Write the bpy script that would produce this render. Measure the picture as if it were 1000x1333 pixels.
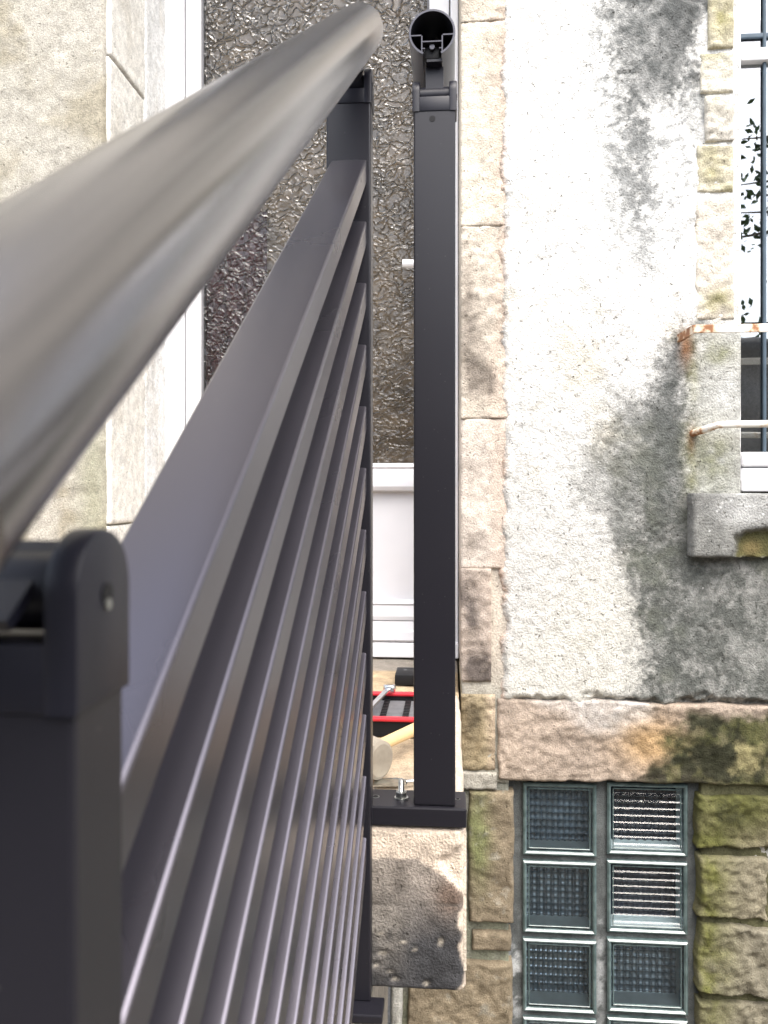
import bpy, bmesh, math, random
import numpy as np
from mathutils import Vector, Matrix
R = math.radians
for o in list(bpy.data.objects): bpy.data.objects.remove(o)
scene = bpy.context.scene
COL = scene.collection
# ------------------------------------------------------------------ camera
YAW = R(4.67); CZ = 1.6; F = 1040.0
cam = bpy.data.cameras.new('camera'); camo = bpy.data.objects.new('camera', cam); COL.objects.link(camo)
camo.location = (0, 0, CZ); camo.rotation_euler = (R(90), 0, YAW)
cam.sensor_width = 36; cam.lens = F / 1333 * 36; cam.shift_y = -26.5 / 1333
cam.clip_start = 0.02; cam.clip_end = 500
cam.dof.use_dof = True; cam.dof.focus_distance = 1.45; cam.dof.aperture_fstop = 11
scene.camera = camo
# ------------------------------------------------------------------ sky and sun (bright hazy sky, soft light)
SUN_EL, SUN_ROT = R(58), R(156)
world = bpy.data.worlds.new('World'); scene.world = world; world.use_nodes = True
wn = world.node_tree.nodes; wl = world.node_tree.links
sky = wn.new('ShaderNodeTexSky'); sky.sky_type = 'NISHITA'; sky.sun_disc = False
sky.sun_elevation = SUN_EL; sky.sun_rotation = SUN_ROT
sky.air_density = 1.0; sky.dust_density = 4.0; sky.ozone_density = 1.0
hs = wn.new('ShaderNodeHueSaturation'); hs.inputs['Saturation'].default_value = 0.55
wl.new(sky.outputs[0], hs.inputs['Color'])
bg = wn['Background']; bg.inputs['Strength'].default_value = 0.15
wl.new(hs.outputs[0], bg.inputs['Color'])
sun = bpy.data.lights.new('sun', 'SUN'); sun.energy = .75; sun.angle = R(60); sun.color = (1, .95, .87)
suno = bpy.data.objects.new('sun', sun); COL.objects.link(suno); suno.location = (2, -4, 9)
# sky rotation is clockwise from +Y seen from above
sd = Vector((math.sin(SUN_ROT) * math.cos(SUN_EL), math.cos(SUN_ROT) * math.cos(SUN_EL), math.sin(SUN_EL)))
suno.rotation_euler = (-sd).to_track_quat('-Z', 'Y').to_euler()
vs = scene.view_settings
vs.view_transform = 'Standard'; vs.look = 'None'; vs.gamma = 1; vs.exposure = 1.85
scene.render.resolution_x = 768; scene.render.resolution_y = 1024
scene.render.engine = 'CYCLES'

# ------------------------------------------------------------------ survey helpers: photo bearing + distance from the wall -> metres
cY, sY = math.cos(YAW), math.sin(YAW)
def W(px, py, Y):
    cx, cz = (px - 500) / F, (640 - py) / F
    x, y = cx * cY - sY, cx * sY + cY
    k = Y / y
    return Vector((x * k, Y, CZ + cz * k))
def WX(px, Y): return W(px, 640, Y).x
def pix(P):
    x, y, z = P[:, 0], P[:, 1], P[:, 2] - CZ
    d = np.maximum(y * cY - x * sY, .05); c = x * cY + y * sY
    return 500 + F * c / d, 640 - F * z / d
# ------------------------------------------------------------------ numpy noise
def _h(ix, iy, s):
    n = (ix.astype(np.int64) * 374761393 + iy.astype(np.int64) * 668265263 + s * 1442695041) & 0xffffffff
    n = ((n ^ (n >> 13)) * 1274126177) & 0xffffffff
    return ((n ^ (n >> 16)) & 0xffffff) / float(0xffffff)
def vn(x, y, s=0):
    ix, iy = np.floor(x), np.floor(y); fx, fy = x - ix, y - iy
    fx = fx * fx * (3 - 2 * fx); fy = fy * fy * (3 - 2 * fy)
    a, b, c, d = _h(ix, iy, s), _h(ix + 1, iy, s), _h(ix, iy + 1, s), _h(ix + 1, iy + 1, s)
    return (a * (1 - fx) + b * fx) * (1 - fy) + (c * (1 - fx) + d * fx) * fy
def fbm(x, y, s=0, o=4, g=.5):
    t = np.zeros_like(x); a = 1.; m = 0.
    for i in range(o):
        t += a * vn(x * 2 ** i + 17.3 * i, y * 2 ** i - 9.1 * i, s + i * 7); m += a; a *= g
    return t / m - .5
def sm(a, b, x):
    t = np.clip((x - a) / (b - a), 0, 1); return t * t * (3 - 2 * t)
def poly(px, py, pts, soft=14, na=0., ns=30., seed=0):
    """soft 0..1 inside a polygon given in survey bearings, with a ragged edge"""
    q = np.array(pts, float); n = len(q); ins = np.zeros(px.shape, bool); dm = np.full(px.shape, 1e9)
    for i in range(n):
        a, b = q[i], q[(i + 1) % n]
        e = b - a; t = np.clip(((px - a[0]) * e[0] + (py - a[1]) * e[1]) / (e @ e + 1e-9), 0, 1)
        dm = np.minimum(dm, np.hypot(px - a[0] - t * e[0], py - a[1] - t * e[1]))
        if a[1] != b[1]:
            c = ((a[1] > py) != (b[1] > py)) & (px < (b[0] - a[0]) * (py - a[1]) / (b[1] - a[1]) + a[0]); ins ^= c
    sd_ = np.where(ins, dm, -dm)
    if na: sd_ = sd_ + na * fbm(px / ns, py / ns, seed + 50, 5, .6) * 2
    return sm(-soft, soft, sd_)
def mixc(c, col, m):
    return c * (1 - m[:, None]) + np.array(col)[None, :] * m[:, None]

def blob(px, py, cx, cy, rx, ry): return np.exp(-(((px - cx) / rx) ** 2 + ((py - cy) / ry) ** 2))
# ------------------------------------------------------------------ object helpers
def tag(o, label=None, cat=None, group=None, kind=None):
    if label: o['label'] = label
    if cat: o['category'] = cat
    if group: o['group'] = group
    if kind: o['kind'] = kind
    return o
def empty(name, loc, label=None, cat=None, group=None):
    o = bpy.data.objects.new(name, None); COL.objects.link(o); o.location = loc; o.empty_display_size = .1
    return tag(o, label, cat, group)
def link(name, me, mat, parent=None, smooth=None):
    o = bpy.data.objects.new(name, me); COL.objects.link(o)
    if mat: me.materials.append(mat)
    if parent is not None:
        o.parent = parent
        M = Matrix.Identity(4); p = parent
        while p is not None:
            M = Matrix.Translation(p.location) @ M; p = p.parent
        me.transform(M.inverted())
    if smooth is not None:
        me.shade_smooth()
        me.set_sharp_from_angle(angle=R(smooth))
    return o
def bm_obj(name, bm, mat, parent=None, smooth=35):
    me = bpy.data.meshes.new(name); bm.normal_update(); bm.to_mesh(me); bm.free()
    return link(name, me, mat, parent, smooth)
def bbox(bm, x0, x1, y0, y1, z0, z1, bev=0, seg=2):
    r = bmesh.ops.create_cube(bm, size=1)
    for v in r['verts']:
        v.co = Vector((x0 + (v.co.x + .5) * (x1 - x0), y0 + (v.co.y + .5) * (y1 - y0), z0 + (v.co.z + .5) * (z1 - z0)))
    if bev:
        es = list({e for v in r['verts'] for e in v.link_edges})
        bmesh.ops.bevel(bm, geom=es, offset=bev, segments=seg, profile=.5, affect='EDGES')
    return bm
def box(name, x0, x1, y0, y1, z0, z1, mat, parent=None, bev=0.002, seg=2):
    return bm_obj(name, bbox(bmesh.new(), x0, x1, y0, y1, z0, z1, bev, seg), mat, parent, 18)
def tube(bm, pts, rad, n=16, cap=True):
    """swept circle through points; rad float or list"""
    pts = [Vector(p) for p in pts]; rings = []
    for i, p in enumerate(pts):
        t = (pts[min(i + 1, len(pts) - 1)] - pts[max(i - 1, 0)]).normalized()
        a = Vector((0, 0, 1)) if abs(t.z) < .9 else Vector((1, 0, 0))
        u = t.cross(a).normalized(); v = u.cross(t)
        r = rad[i] if isinstance(rad, (list, tuple)) else rad
        rings.append([bm.verts.new(p + (u * math.cos(2 * math.pi * k / n) + v * math.sin(2 * math.pi * k / n)) * r) for k in range(n)])
    for a, b in zip(rings, rings[1:]):
        for k in range(n): bm.faces.new((a[k], a[(k + 1) % n], b[(k + 1) % n], b[k]))
    if cap:
        bm.faces.new(rings[0][::-1]); bm.faces.new(rings[-1])
    return bm
def prism(bm, prof, fn0, fn1):
    """closed polygon profile (a,b) extruded between two maps -> Vector"""
    A = [bm.verts.new(fn0(a, b)) for a, b in prof]; B = [bm.verts.new(fn1(a, b)) for a, b in prof]
    n = len(prof)
    for i in range(n): bm.faces.new((A[i], A[(i + 1) % n], B[(i + 1) % n], B[i]))
    bm.faces.new(A[::-1]); bm.faces.new(B)
    bmesh.ops.recalc_face_normals(bm, faces=bm.faces[:])
    return bm
def hf(name, O, U, V, N, w, h, res, disp, colf, mat, parent=None, edge=(0, 0), depth=.1, cut=None, seed=0, smooth=None):
    """height-field slab: rough face O+U*u+V*v+N*d with sides going back by depth"""
    O, U, V, N = (np.array(a, float) for a in (O, U, V, N))
    nu, nv = max(2, int(w / res) + 1), max(2, int(h / res) + 1)
    u, v = np.meshgrid(np.linspace(0, w, nu), np.linspace(0, h, nv)); u = u.ravel(); v = v.ravel()
    r, rag = edge
    P0 = O + u[:, None] * U + v[:, None] * V
    if rag:
        s = seed + 31
        f = lambda t: np.clip(1 - t / (4 * rag + 1e-6), 0, 1)
        du = rag * (2 * (fbm(v * 14 + 5, v * 0 + 1, s, 4, .6) + .45) * f(u) - 2 * (fbm(v * 14, v * 0 + 7, s + 3, 4, .6) + .45) * f(w - u))
        dv = rag * (2 * (fbm(u * 14 + 5, u * 0 + 3, s + 5, 4, .6) + .45) * f(v) - 2 * (fbm(u * 14, u * 0 + 9, s + 9, 4, .6) + .45) * f(h - v))
        P0 = P0 + du[:, None] * U + dv[:, None] * V
    d = disp(P0) if disp else np.zeros(len(P0))
    if r:
        t = np.minimum(np.minimum(u, w - u), np.minimum(v, h - v)); k = np.clip(1 - t / r, 0, 1)
        d = d - r * (1 - np.sqrt(np.maximum(0, 1 - k * k)))
    P = P0 + d[:, None] * N
    idx = np.arange(nu * nv).reshape(nv, nu)
    Q = np.stack([idx[:-1, :-1], idx[:-1, 1:], idx[1:, 1:], idx[1:, :-1]], -1).reshape(-1, 4)
    if cut is not None:
        c = P0[Q].mean(1); Q = Q[~cut(c)]
    else:
        loop = np.concatenate([idx[0, :], idx[1:, -1], idx[-1, -2::-1], idx[-2:0:-1, 0]])
        nb = len(P); B = P0[loop] - N * depth; P = np.vstack([P, B]); nl = len(loop); j = np.arange(nl); j2 = (j + 1) % nl
        Q = np.vstack([Q, np.stack([loop[j2], loop[j], nb + j, nb + j2], -1)])
    if np.dot(np.cross(U, V), N) < 0: Q = Q[:, ::-1]
    me = bpy.data.meshes.new(name)
    me.vertices.add(len(P)); me.vertices.foreach_set('co', P.ravel().astype(np.float32))
    me.loops.add(len(Q) * 4); me.loops.foreach_set('vertex_index', Q.ravel().astype(np.int32))
    me.polygons.add(len(Q)); me.polygons.foreach_set('loop_start', (np.arange(len(Q)) * 4).astype(np.int32))
    me.update(calc_edges=True); me.validate()
    if colf:
        C = np.clip(colf(P), 0.005, .9); at = me.color_attributes.new('Col', 'FLOAT_COLOR', 'POINT')
        at.data.foreach_set('color', np.hstack([C, np.ones((len(C), 1))]).ravel().astype(np.float32))
    o = link(name, me, mat, parent)
    me.shade_smooth()
    if smooth: me.set_sharp_from_angle(angle=R(smooth))
    return o

# ------------------------------------------------------------------ materials
def newmat(name):
    m = bpy.data.materials.new(name); m.use_nodes = True
    return m, m.node_tree.nodes, m.node_tree.links, m.node_tree.nodes['Principled BSDF']
def node(n, t, **k):
    x = n.new(t)
    for a, b in k.items():
        if hasattr(x, a): setattr(x, a, b)
        else: x.inputs[a].default_value = b
    return x
def bumped(n, l, bsdf, height, dist, strength=1.):
    b = node(n, 'ShaderNodeBump'); b.inputs['Strength'].default_value = strength; b.inputs['Distance'].default_value = dist
    l.new(height, b.inputs['Height']); l.new(b.outputs[0], bsdf.inputs['Normal']); return b
def ramp(n, l, src, *stops):
    r = n.new('ShaderNodeValToRGB'); el = r.color_ramp.elements
    while len(el) < len(stops): el.new(.5)
    for e, (p, c) in zip(el, stops):
        e.position = p; e.color = (c, c, c, 1) if not isinstance(c, tuple) else (*c, 1)
    l.new(src, r.inputs[0]); return r
def metal(name, base, rough, metallic=1., dust=.12, rvar=.08, spec=.5):
    """satin coated metal: slight roughness drift, sparse dust specks, powder grain"""
    m, n, l, b = newmat(name)
    b.inputs['Metallic'].default_value = metallic; b.inputs['Specular IOR Level'].default_value = spec
    tc = n.new('ShaderNodeTexCoord'); nz = node(n, 'ShaderNodeTexNoise'); nz.inputs['Scale'].default_value = 6; nz.inputs['Detail'].default_value = 4
    l.new(tc.outputs['Object'], nz.inputs['Vector'])
    rr = ramp(n, l, nz.outputs[0], (.3, rough * (1 - rvar)), (.7, rough * (1 + rvar))); l.new(rr.outputs[0], b.inputs['Roughness'])
    mx = n.new('ShaderNodeMix'); mx.data_type = 'RGBA'
    mx.inputs['A'].default_value = (*base, 1); mx.inputs['B'].default_value = (.42, .40, .38, 1)
    vo = node(n, 'ShaderNodeTexVoronoi'); vo.inputs['Scale'].default_value = 130; l.new(tc.outputs['Object'], vo.inputs['Vector'])
    q1 = ramp(n, l, vo.outputs['Distance'], (.05, 1.), (.12, 0.)); s2 = n.new('ShaderNodeSeparateColor'); l.new(vo.outputs['Color'], s2.inputs[0])
    q2 = ramp(n, l, s2.outputs[1], (.03, 1.), (.045, 0.)); qm = n.new('ShaderNodeMath'); qm.operation = 'MULTIPLY'; l.new(q1.outputs[0], qm.inputs[0]); l.new(q2.outputs[0], qm.inputs[1])
    qf = n.new('ShaderNodeMath'); qf.operation = 'MULTIPLY'; qf.inputs[1].default_value = dust; l.new(qm.outputs[0], qf.inputs[0])
    l.new(qf.outputs[0], mx.inputs['Factor']); l.new(mx.outputs['Result'], b.inputs['Base Color'])
    g = node(n, 'ShaderNodeTexNoise'); g.inputs['Scale'].default_value = 2200; g.inputs['Detail'].default_value = 2; l.new(tc.outputs['Object'], g.inputs['Vector'])
    bumped(n, l, b, g.outputs[0], .00002)
    return m
def plain(name, col, rough=.5, spec=.5, metallic=0., var=.12, vs_=30, bump=0., bs=300):
    m, n, l, b = newmat(name); b.inputs['Roughness'].default_value = rough; b.inputs['Metallic'].default_value = metallic
    b.inputs['Specular IOR Level'].default_value = spec
    tc = n.new('ShaderNodeTexCoord'); nz = node(n, 'ShaderNodeTexNoise'); nz.inputs['Scale'].default_value = vs_; nz.inputs['Detail'].default_value = 7
    l.new(tc.outputs['Object'], nz.inputs['Vector'])
    r = ramp(n, l, nz.outputs[0], (.3, tuple(c * (1 - var) for c in col)), (.7, tuple(min(1, c * (1 + var)) for c in col)))
    l.new(r.outputs[0], b.inputs['Base Color'])
    if bump:
        g = node(n, 'ShaderNodeTexNoise'); g.inputs['Scale'].default_value = bs; g.inputs['Detail'].default_value = 5; l.new(tc.outputs['Object'], g.inputs['Vector'])
        bumped(n, l, b, g.outputs[0], bump)
    return m
def masonry(name, grain=260, bump=.0022, pits=.5, var=.22, white=0.):
    """colour from the surface's own staining and painted shade (Col), plus grain, pits and grit"""
    m, n, l, b = newmat(name); b.inputs['Roughness'].default_value = .92; b.inputs['Specular IOR Level'].default_value = .25
    at = n.new('ShaderNodeAttribute'); at.attribute_name = 'Col'; tc = n.new('ShaderNodeTexCoord')
    n1 = node(n, 'ShaderNodeTexNoise'); n1.inputs['Scale'].default_value = 45; n1.inputs['Detail'].default_value = 9; n1.inputs['Roughness'].default_value = .68
    n2 = node(n, 'ShaderNodeTexNoise'); n2.inputs['Scale'].default_value = grain; n2.inputs['Detail'].default_value = 5; n2.inputs['Roughness'].default_value = .6
    vo = node(n, 'ShaderNodeTexVoronoi'); vo.inputs['Scale'].default_value = 95
    mp = n.new('ShaderNodeMapping'); mp.inputs['Rotation'].default_value = (.3, .6, .2); mp.inputs['Scale'].default_value = (1.6, 1, .75)
    dn = node(n, 'ShaderNodeTexNoise'); dn.inputs['Scale'].default_value = 60
    for t in (n1, n2, dn): l.new(tc.outputs['Object'], t.inputs['Vector'])
    add = n.new('ShaderNodeMixRGB'); add.blend_type = 'ADD'; add.inputs[0].default_value = .022
    l.new(tc.outputs['Object'], add.inputs[1]); l.new(dn.outputs['Color'], add.inputs[2]); l.new(add.outputs[0], mp.inputs['Vector']); l.new(mp.outputs[0], vo.inputs['Vector'])
    r1 = ramp(n, l, n1.outputs[0], (.28, 1 - var), (.72, 1 + var * .55))
    m1 = n.new('ShaderNodeMixRGB'); m1.blend_type = 'MULTIPLY'; m1.inputs[0].default_value = 1
    l.new(at.outputs['Color'], m1.inputs[1]); l.new(r1.outputs[0], m1.inputs[2])
    r2 = ramp(n, l, n2.outputs[0], (.3, .68), (.62, 1.10))
    m2 = n.new('ShaderNodeMixRGB'); m2.blend_type = 'MULTIPLY'; m2.inputs[0].default_value = 1
    l.new(m1.outputs[0], m2.inputs[1]); l.new(r2.outputs[0], m2.inputs[2])
    # pits: only the cells whose random value is low
    pr = ramp(n, l, vo.outputs['Distance'], (.12, 1.), (.30, 0.))
    sp = n.new('ShaderNodeSeparateColor'); l.new(vo.outputs['Color'], sp.inputs[0])
    pk = ramp(n, l, sp.outputs[0], (.16, 1.), (.24, 0.))
    pm = n.new('ShaderNodeMath'); pm.operation = 'MULTIPLY'; l.new(pr.outputs[0], pm.inputs[0]); l.new(pk.outputs[0], pm.inputs[1])
    pd = n.new('ShaderNodeMath'); pd.operation = 'MULTIPLY'; pd.inputs[1].default_value = pits; l.new(pm.outputs[0], pd.inputs[0])
    m3 = n.new('ShaderNodeMixRGB'); m3.blend_type = 'MULTIPLY'; m3.inputs[2].default_value = (.4, .38, .34, 1)
    l.new(pd.outputs[0], m3.inputs[0]); l.new(m2.outputs[0], m3.inputs[1]); last = m3.outputs[0]
    if white:
        v2 = node(n, 'ShaderNodeTexVoronoi'); v2.inputs['Scale'].default_value = 60; l.new(tc.outputs['Object'], v2.inputs['Vector'])
        q1 = ramp(n, l, v2.outputs['Distance'], (.1, 1.), (.2, 0.)); s2 = n.new('ShaderNodeSeparateColor'); l.new(v2.outputs['Color'], s2.inputs[0])
        q2 = ramp(n, l, s2.outputs[1], (.12, 1.), (.16, 0.)); qm = n.new('ShaderNodeMath'); qm.operation = 'MULTIPLY'
        l.new(q1.outputs[0], qm.inputs[0]); l.new(q2.outputs[0], qm.inputs[1])
        qf = n.new('ShaderNodeMath'); qf.operation = 'MULTIPLY'; qf.inputs[1].default_value = white; l.new(qm.outputs[0], qf.inputs[0])
        m4 = n.new('ShaderNodeMixRGB'); m4.inputs[2].default_value = (.7, .7, .68, 1); l.new(qf.outputs[0], m4.inputs[0]); l.new(last, m4.inputs[1]); last = m4.outputs[0]
    l.new(last, b.inputs['Base Color'])
    hsum = n.new('ShaderNodeMath'); hsum.operation = 'MULTIPLY_ADD'; hsum.inputs[1].default_value = -1.1
    l.new(pd.outputs[0], hsum.inputs[0]); l.new(n2.outputs[0], hsum.inputs[2])
    bumped(n, l, b, hsum.outputs[0], bump)
    return m
def thin_glass(name, tint, refl=.08, rough=.02, bump=None):
    m, n, l, b = newmat(name); n.remove(b); out = n['Material Output']
    tr = n.new('ShaderNodeBsdfTransparent'); tr.inputs[0].default_value = (*tint, 1)
    gl = n.new('ShaderNodeBsdfGlossy'); gl.inputs['Roughness'].default_value = rough
    fr = n.new('ShaderNodeFresnel'); fr.inputs[0].default_value = 1.5
    mr = n.new('ShaderNodeMapRange'); mr.inputs['To Min'].default_value = refl; mr.inputs['To Max'].default_value = 1; l.new(fr.outputs[0], mr.inputs[0])
    mx = n.new('ShaderNodeMixShader'); l.new(mr.outputs[0], mx.inputs[0]); l.new(tr.outputs[0], mx.inputs[1]); l.new(gl.outputs[0], mx.inputs[2]); l.new(mx.outputs[0], out.inputs[0])
    return m, n, l, gl, fr, mx, tr
M = {}
M['alu'] = metal('anthracite_aluminium', (.125, .118, .140), .29, .85)
M['alu_rail'] = metal('satin_handrail', (.205, .196, .200), .235, 1., .1, .03)
M['alu_dark'] = metal('dark_coated_aluminium', (.0128, .0122, .0165), .38, 0., .10, .08, .32)
M['alu_stub'] = metal('dark_tube', (.05, .05, .06), .35, .6)
M['cap'] = plain('dark_plastic', (.010, .010, .016), .42, .32, 0, .1, 20, .00003, 1500)
M['black'] = plain('black_plastic', (.008, .008, .009), .55, .2)
M['zinc'] = plain('zinc_steel', (.55, .56, .54), .33, .5, 1., .25, 120)
M['chrome'] = plain('chrome_steel', (.62, .62, .62), .2, .5, 1., .1, 60)
M['red'] = plain('red_plastic', (.55, .018, .03), .4, .5, 0, .08)
M['greyfoam'] = plain('grey_tray', (.12, .12, .125), .7, .3, 0, .2, 60, .0003, 500)
M['wood'] = plain('pale_wood', (.62, .44, .22), .55, .4, 0, .18, 14, .0003, 160)
M['rubber'] = plain('pale_rubber', (.36, .31, .24), .8, .3, 0, .2, 40, .0004, 200)
M['pvc'] = plain('white_pvc', (.80, .80, .82), .35, .5, 0, .02, 8)
M['pvc_shaded'] = plain('shade_toned_panel', (.60, .60, .625), .38, .5, 0, .04, 6)  # white PVC with the lower door's shade put into its colour
M['pvc_gap'] = plain('grey_seal', (.16, .16, .17), .7)
M['paintbar'] = None
M['plaster'] = masonry('old_plaster', 230, .0042, .6, .28, .6)
M['stone'] = masonry('sandstone', 280, .0030, .5, .32)
M['mortar'] = masonry('lime_mortar', 220, .003, .4, .3)
M['concrete'] = masonry('dark_cement', 350, .002, .3, .35, .9)
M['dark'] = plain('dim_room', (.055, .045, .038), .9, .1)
M['lining_cloth'] = plain('brown_lining', (.25, .20, .14), .9, .1, 0, .5, 9)
M['curtain'] = plain('maroon_cloth', (.085, .03, .035), .9, .1, 0, .4, 9)
M['ground'] = plain('courtyard_gravel', (.20, .18, .15), .95, .2, 0, .4, 60, .004, 120)
M['leaf'] = plain('leaf_green', (.05, .085, .03), .6, .3, 0, .5, 2)
M['bark'] = plain('bark', (.09, .07, .05), .9, .2, 0, .4, 20, .004, 60)
def rusty():
    m, n, l, b = newmat('flaking_white_paint'); tc = n.new('ShaderNodeTexCoord')
    nz = node(n, 'ShaderNodeTexNoise'); nz.inputs['Scale'].default_value = 34; nz.inputs['Detail'].default_value = 9; l.new(tc.outputs['Object'], nz.inputs['Vector'])
    at = n.new('ShaderNodeAttribute'); at.attribute_name = 'Col'
    ad = n.new('ShaderNodeMath'); ad.operation = 'ADD'; l.new(nz.outputs[0], ad.inputs[0]); l.new(at.outputs['Fac'], ad.inputs[1])
    r = ramp(n, l, ad.outputs[0], (.56, (.78, .76, .70)), (.66, (.62, .48, .34)), (.72, (.30, .13, .05)), (.9, (.13, .06, .035)))
    l.new(r.outputs[0], b.inputs['Base Color']); b.inputs['Roughness'].default_value = .7; bumped(n, l, b, nz.outputs[0], .002); return m
M['paintbar'] = rusty()
# textured door glass: ridged sheet
def door_glass():
    m, n, l, gl, fr, mx, tr = thin_glass('textured_glass', (.93, .91, .88), .015, .24); gl.inputs['Color'].default_value = (.62, .63, .64, 1)
    tc = n.new('ShaderNodeTexCoord'); nz = node(n, 'ShaderNodeTexNoise'); nz.inputs['Scale'].default_value = 22; nz.inputs['Detail'].default_value = 2
    l.new(tc.outputs['Object'], nz.inputs['Vector'])
    add = n.new('ShaderNodeMixRGB'); add.blend_type = 'ADD'; add.inputs[0].default_value = .085; l.new(tc.outputs['Object'], add.inputs[1]); l.new(nz.outputs['Color'], add.inputs[2])
    mp = n.new('ShaderNodeMapping'); mp.inputs['Rotation'].default_value = (0, .5, 0); mp.inputs['Scale'].default_value = (.75, 1, 1.25); l.new(add.outputs[0], mp.inputs['Vector'])
    vo = node(n, 'ShaderNodeTexVoronoi', feature='DISTANCE_TO_EDGE'); vo.inputs['Scale'].default_value = 40; l.new(mp.outputs[0], vo.inputs['Vector'])
    n2 = node(n, 'ShaderNodeTexNoise'); n2.inputs['Scale'].default_value = 60; n2.inputs['Detail'].default_value = 2; l.new(mp.outputs[0], n2.inputs['Vector'])
    rd = ramp(n, l, vo.outputs['Distance'], (0., 1.), (.10, .45), (.22, 0.))
    h = n.new('ShaderNodeMath'); h.operation = 'MULTIPLY_ADD'; h.inputs[1].default_value = .22; l.new(n2.outputs[0], h.inputs[0]); l.new(rd.outputs[0], h.inputs[2])
    b = node(n, 'ShaderNodeBump'); b.inputs['Distance'].default_value = .0019; b.inputs['Strength'].default_value = 1
    l.new(h.outputs[0], b.inputs['Height']); l.new(b.outputs[0], gl.inputs['Normal']); l.new(b.outputs[0], fr.inputs['Normal'])
    return m
M['doorglass'] = door_glass()
M['winglass'] = thin_glass('window_glass', (.75, .8, .82), .30, .0)[0]
M['blockpane'] = thin_glass('block_pane', (.90, .96, .98), .0, .03)[0]
def block_body():
    m, n, l, b = newmat('green_glass'); b.inputs['Base Color'].default_value = (.16, .225, .225, 1); b.inputs['Roughness'].default_value = .12
    b.inputs['Specular IOR Level'].default_value = .6
    tc = n.new('ShaderNodeTexCoord'); nz = node(n, 'ShaderNodeTexNoise'); nz.inputs['Scale'].default_value = 50; nz.inputs['Detail'].default_value = 6; l.new(tc.outputs['Object'], nz.inputs['Vector'])
    r = ramp(n, l, nz.outputs[0], (.3, (.06, .09, .09)), (.7, (.13, .18, .18))); l.new(r.outputs[0], b.inputs['Base Color'])
    return m
M['blockbody'] = block_body()
M['coating'] = plain('white_edge_coating', (.50, .58, .60), .35, .5, 0, .1, 40)
M['darkback'] = plain('navy_glass', (.016, .021, .032), .25, .3, 0, .2, 40)
M['blockback'] = plain('dark_glass', (.20, .25, .29), .10, .8, .62, .2, 40)

# ================================================================== GROUND, GARDEN WALL, TREE (what the panes and metal mirror)
YW = 1.82          # front of the house wall
ZL = CZ - .455     # top of the landing
gm = bmesh.new(); bmesh.ops.create_grid(gm, x_segments=2, y_segments=2, size=80)
tag(bm_obj('ground', gm, M['ground'], None, None), kind='structure')
gw = empty('garden_wall', (0, -2.9, 0), 'rough grey stone garden wall facing the house', 'wall')
def gwd(P):
    x, z = P[:, 0], P[:, 2]
    return .10 * fbm(x * 2.2, z * 3.5, 3, 4) + .05 * np.floor(vn(x * 2.6, z * 4, 9) * 4) / 4
hf('rubble_face', (7, -2.7, 0), (-1, 0, 0), (0, 0, 1), (0, 1, 0), 14, 2.85, .07, gwd,
   lambda P: np.array([[.22, .215, .21]]) * (1 + 1.2 * fbm(P[:, 0] * 3, P[:, 2] * 4, 5))[:, None], M['stone'], gw, (.06, .03), .4)
def make_tree(x, y, seed, label, h=6.5, cr=2.0, nleaf=1300):
    rnd = random.Random(seed); t = empty('tree', (x, y, 0), label, 'tree', 'trees beyond the garden wall')
    bm = bmesh.new(); tips = []
    tube(bm, [(x, y, 0), (x + .1, y, h * .3), (x - .05, y + .1, h * .6), (x, y, h * .95)], [.17, .13, .08, .02], 9)
    for i in range(26):
        z = h * (.38 + .55 * i / 26); a = rnd.uniform(0, 6.28); L = cr * rnd.uniform(.6, 1.1) * (1.15 - .6 * i / 26)
        p0 = Vector((x, y, z)); p1 = p0 + Vector((math.cos(a) * L * .5, math.sin(a) * L * .5, L * .18)); p2 = p0 + Vector((math.cos(a + .2) * L, math.sin(a + .2) * L, L * .25))
        tube(bm, [p0, p1, p2], [.035, .02, .006], 6); tips += [p1, p2, (p1 + p2) / 2, p1 * .5 + p2 * .5 + Vector((0, 0, .15))]
    bm_obj('trunk', bm, M['bark'], t, 40)
    bm = bmesh.new()
    for i in range(nleaf):
        c = rnd.choice(tips) + Vector((rnd.gauss(0, .2), rnd.gauss(0, .2), rnd.gauss(0, .15)))
        u = Vector((rnd.gauss(0, 1), rnd.gauss(0, 1), rnd.gauss(0, 1))).normalized(); v = u.orthogonal().normalized(); s = rnd.uniform(.03, .065)
        bm.faces.new([bm.verts.new(c + q) for q in (-u * s, v * s * .5, u * s, -v * s * .5)])
    bm_obj('crown', bm, M['leaf'], t, None)
make_tree(4.3, -5.0, 4, 'leafy tree with thin branches mirrored in the barred window')
make_tree(-3.6, -7.2, 9, 'broad leafy tree behind the low end of garden wall', 6, 2.2)

# ================================================================== HOUSE
house = empty('stone_house', (0, YW, 0), 'old house with stained peeling plaster over sandstone', 'house')
def wpt(px, py, Y=YW): return W(px, py, Y)
ZB, ZT = .55, 3.0; ZTD = 3.6
XDR = .026; XDL = -.80; YD = 2.2
XWL = WX(956, YW)      # left side of the barred window opening
XG0, XG1 = WX(671, YW), WX(907, YW)
ZG1 = wpt(785, 1024).z; ZLT = wpt(800, 912).z
ZSILL = wpt(930, 640).z
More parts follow.
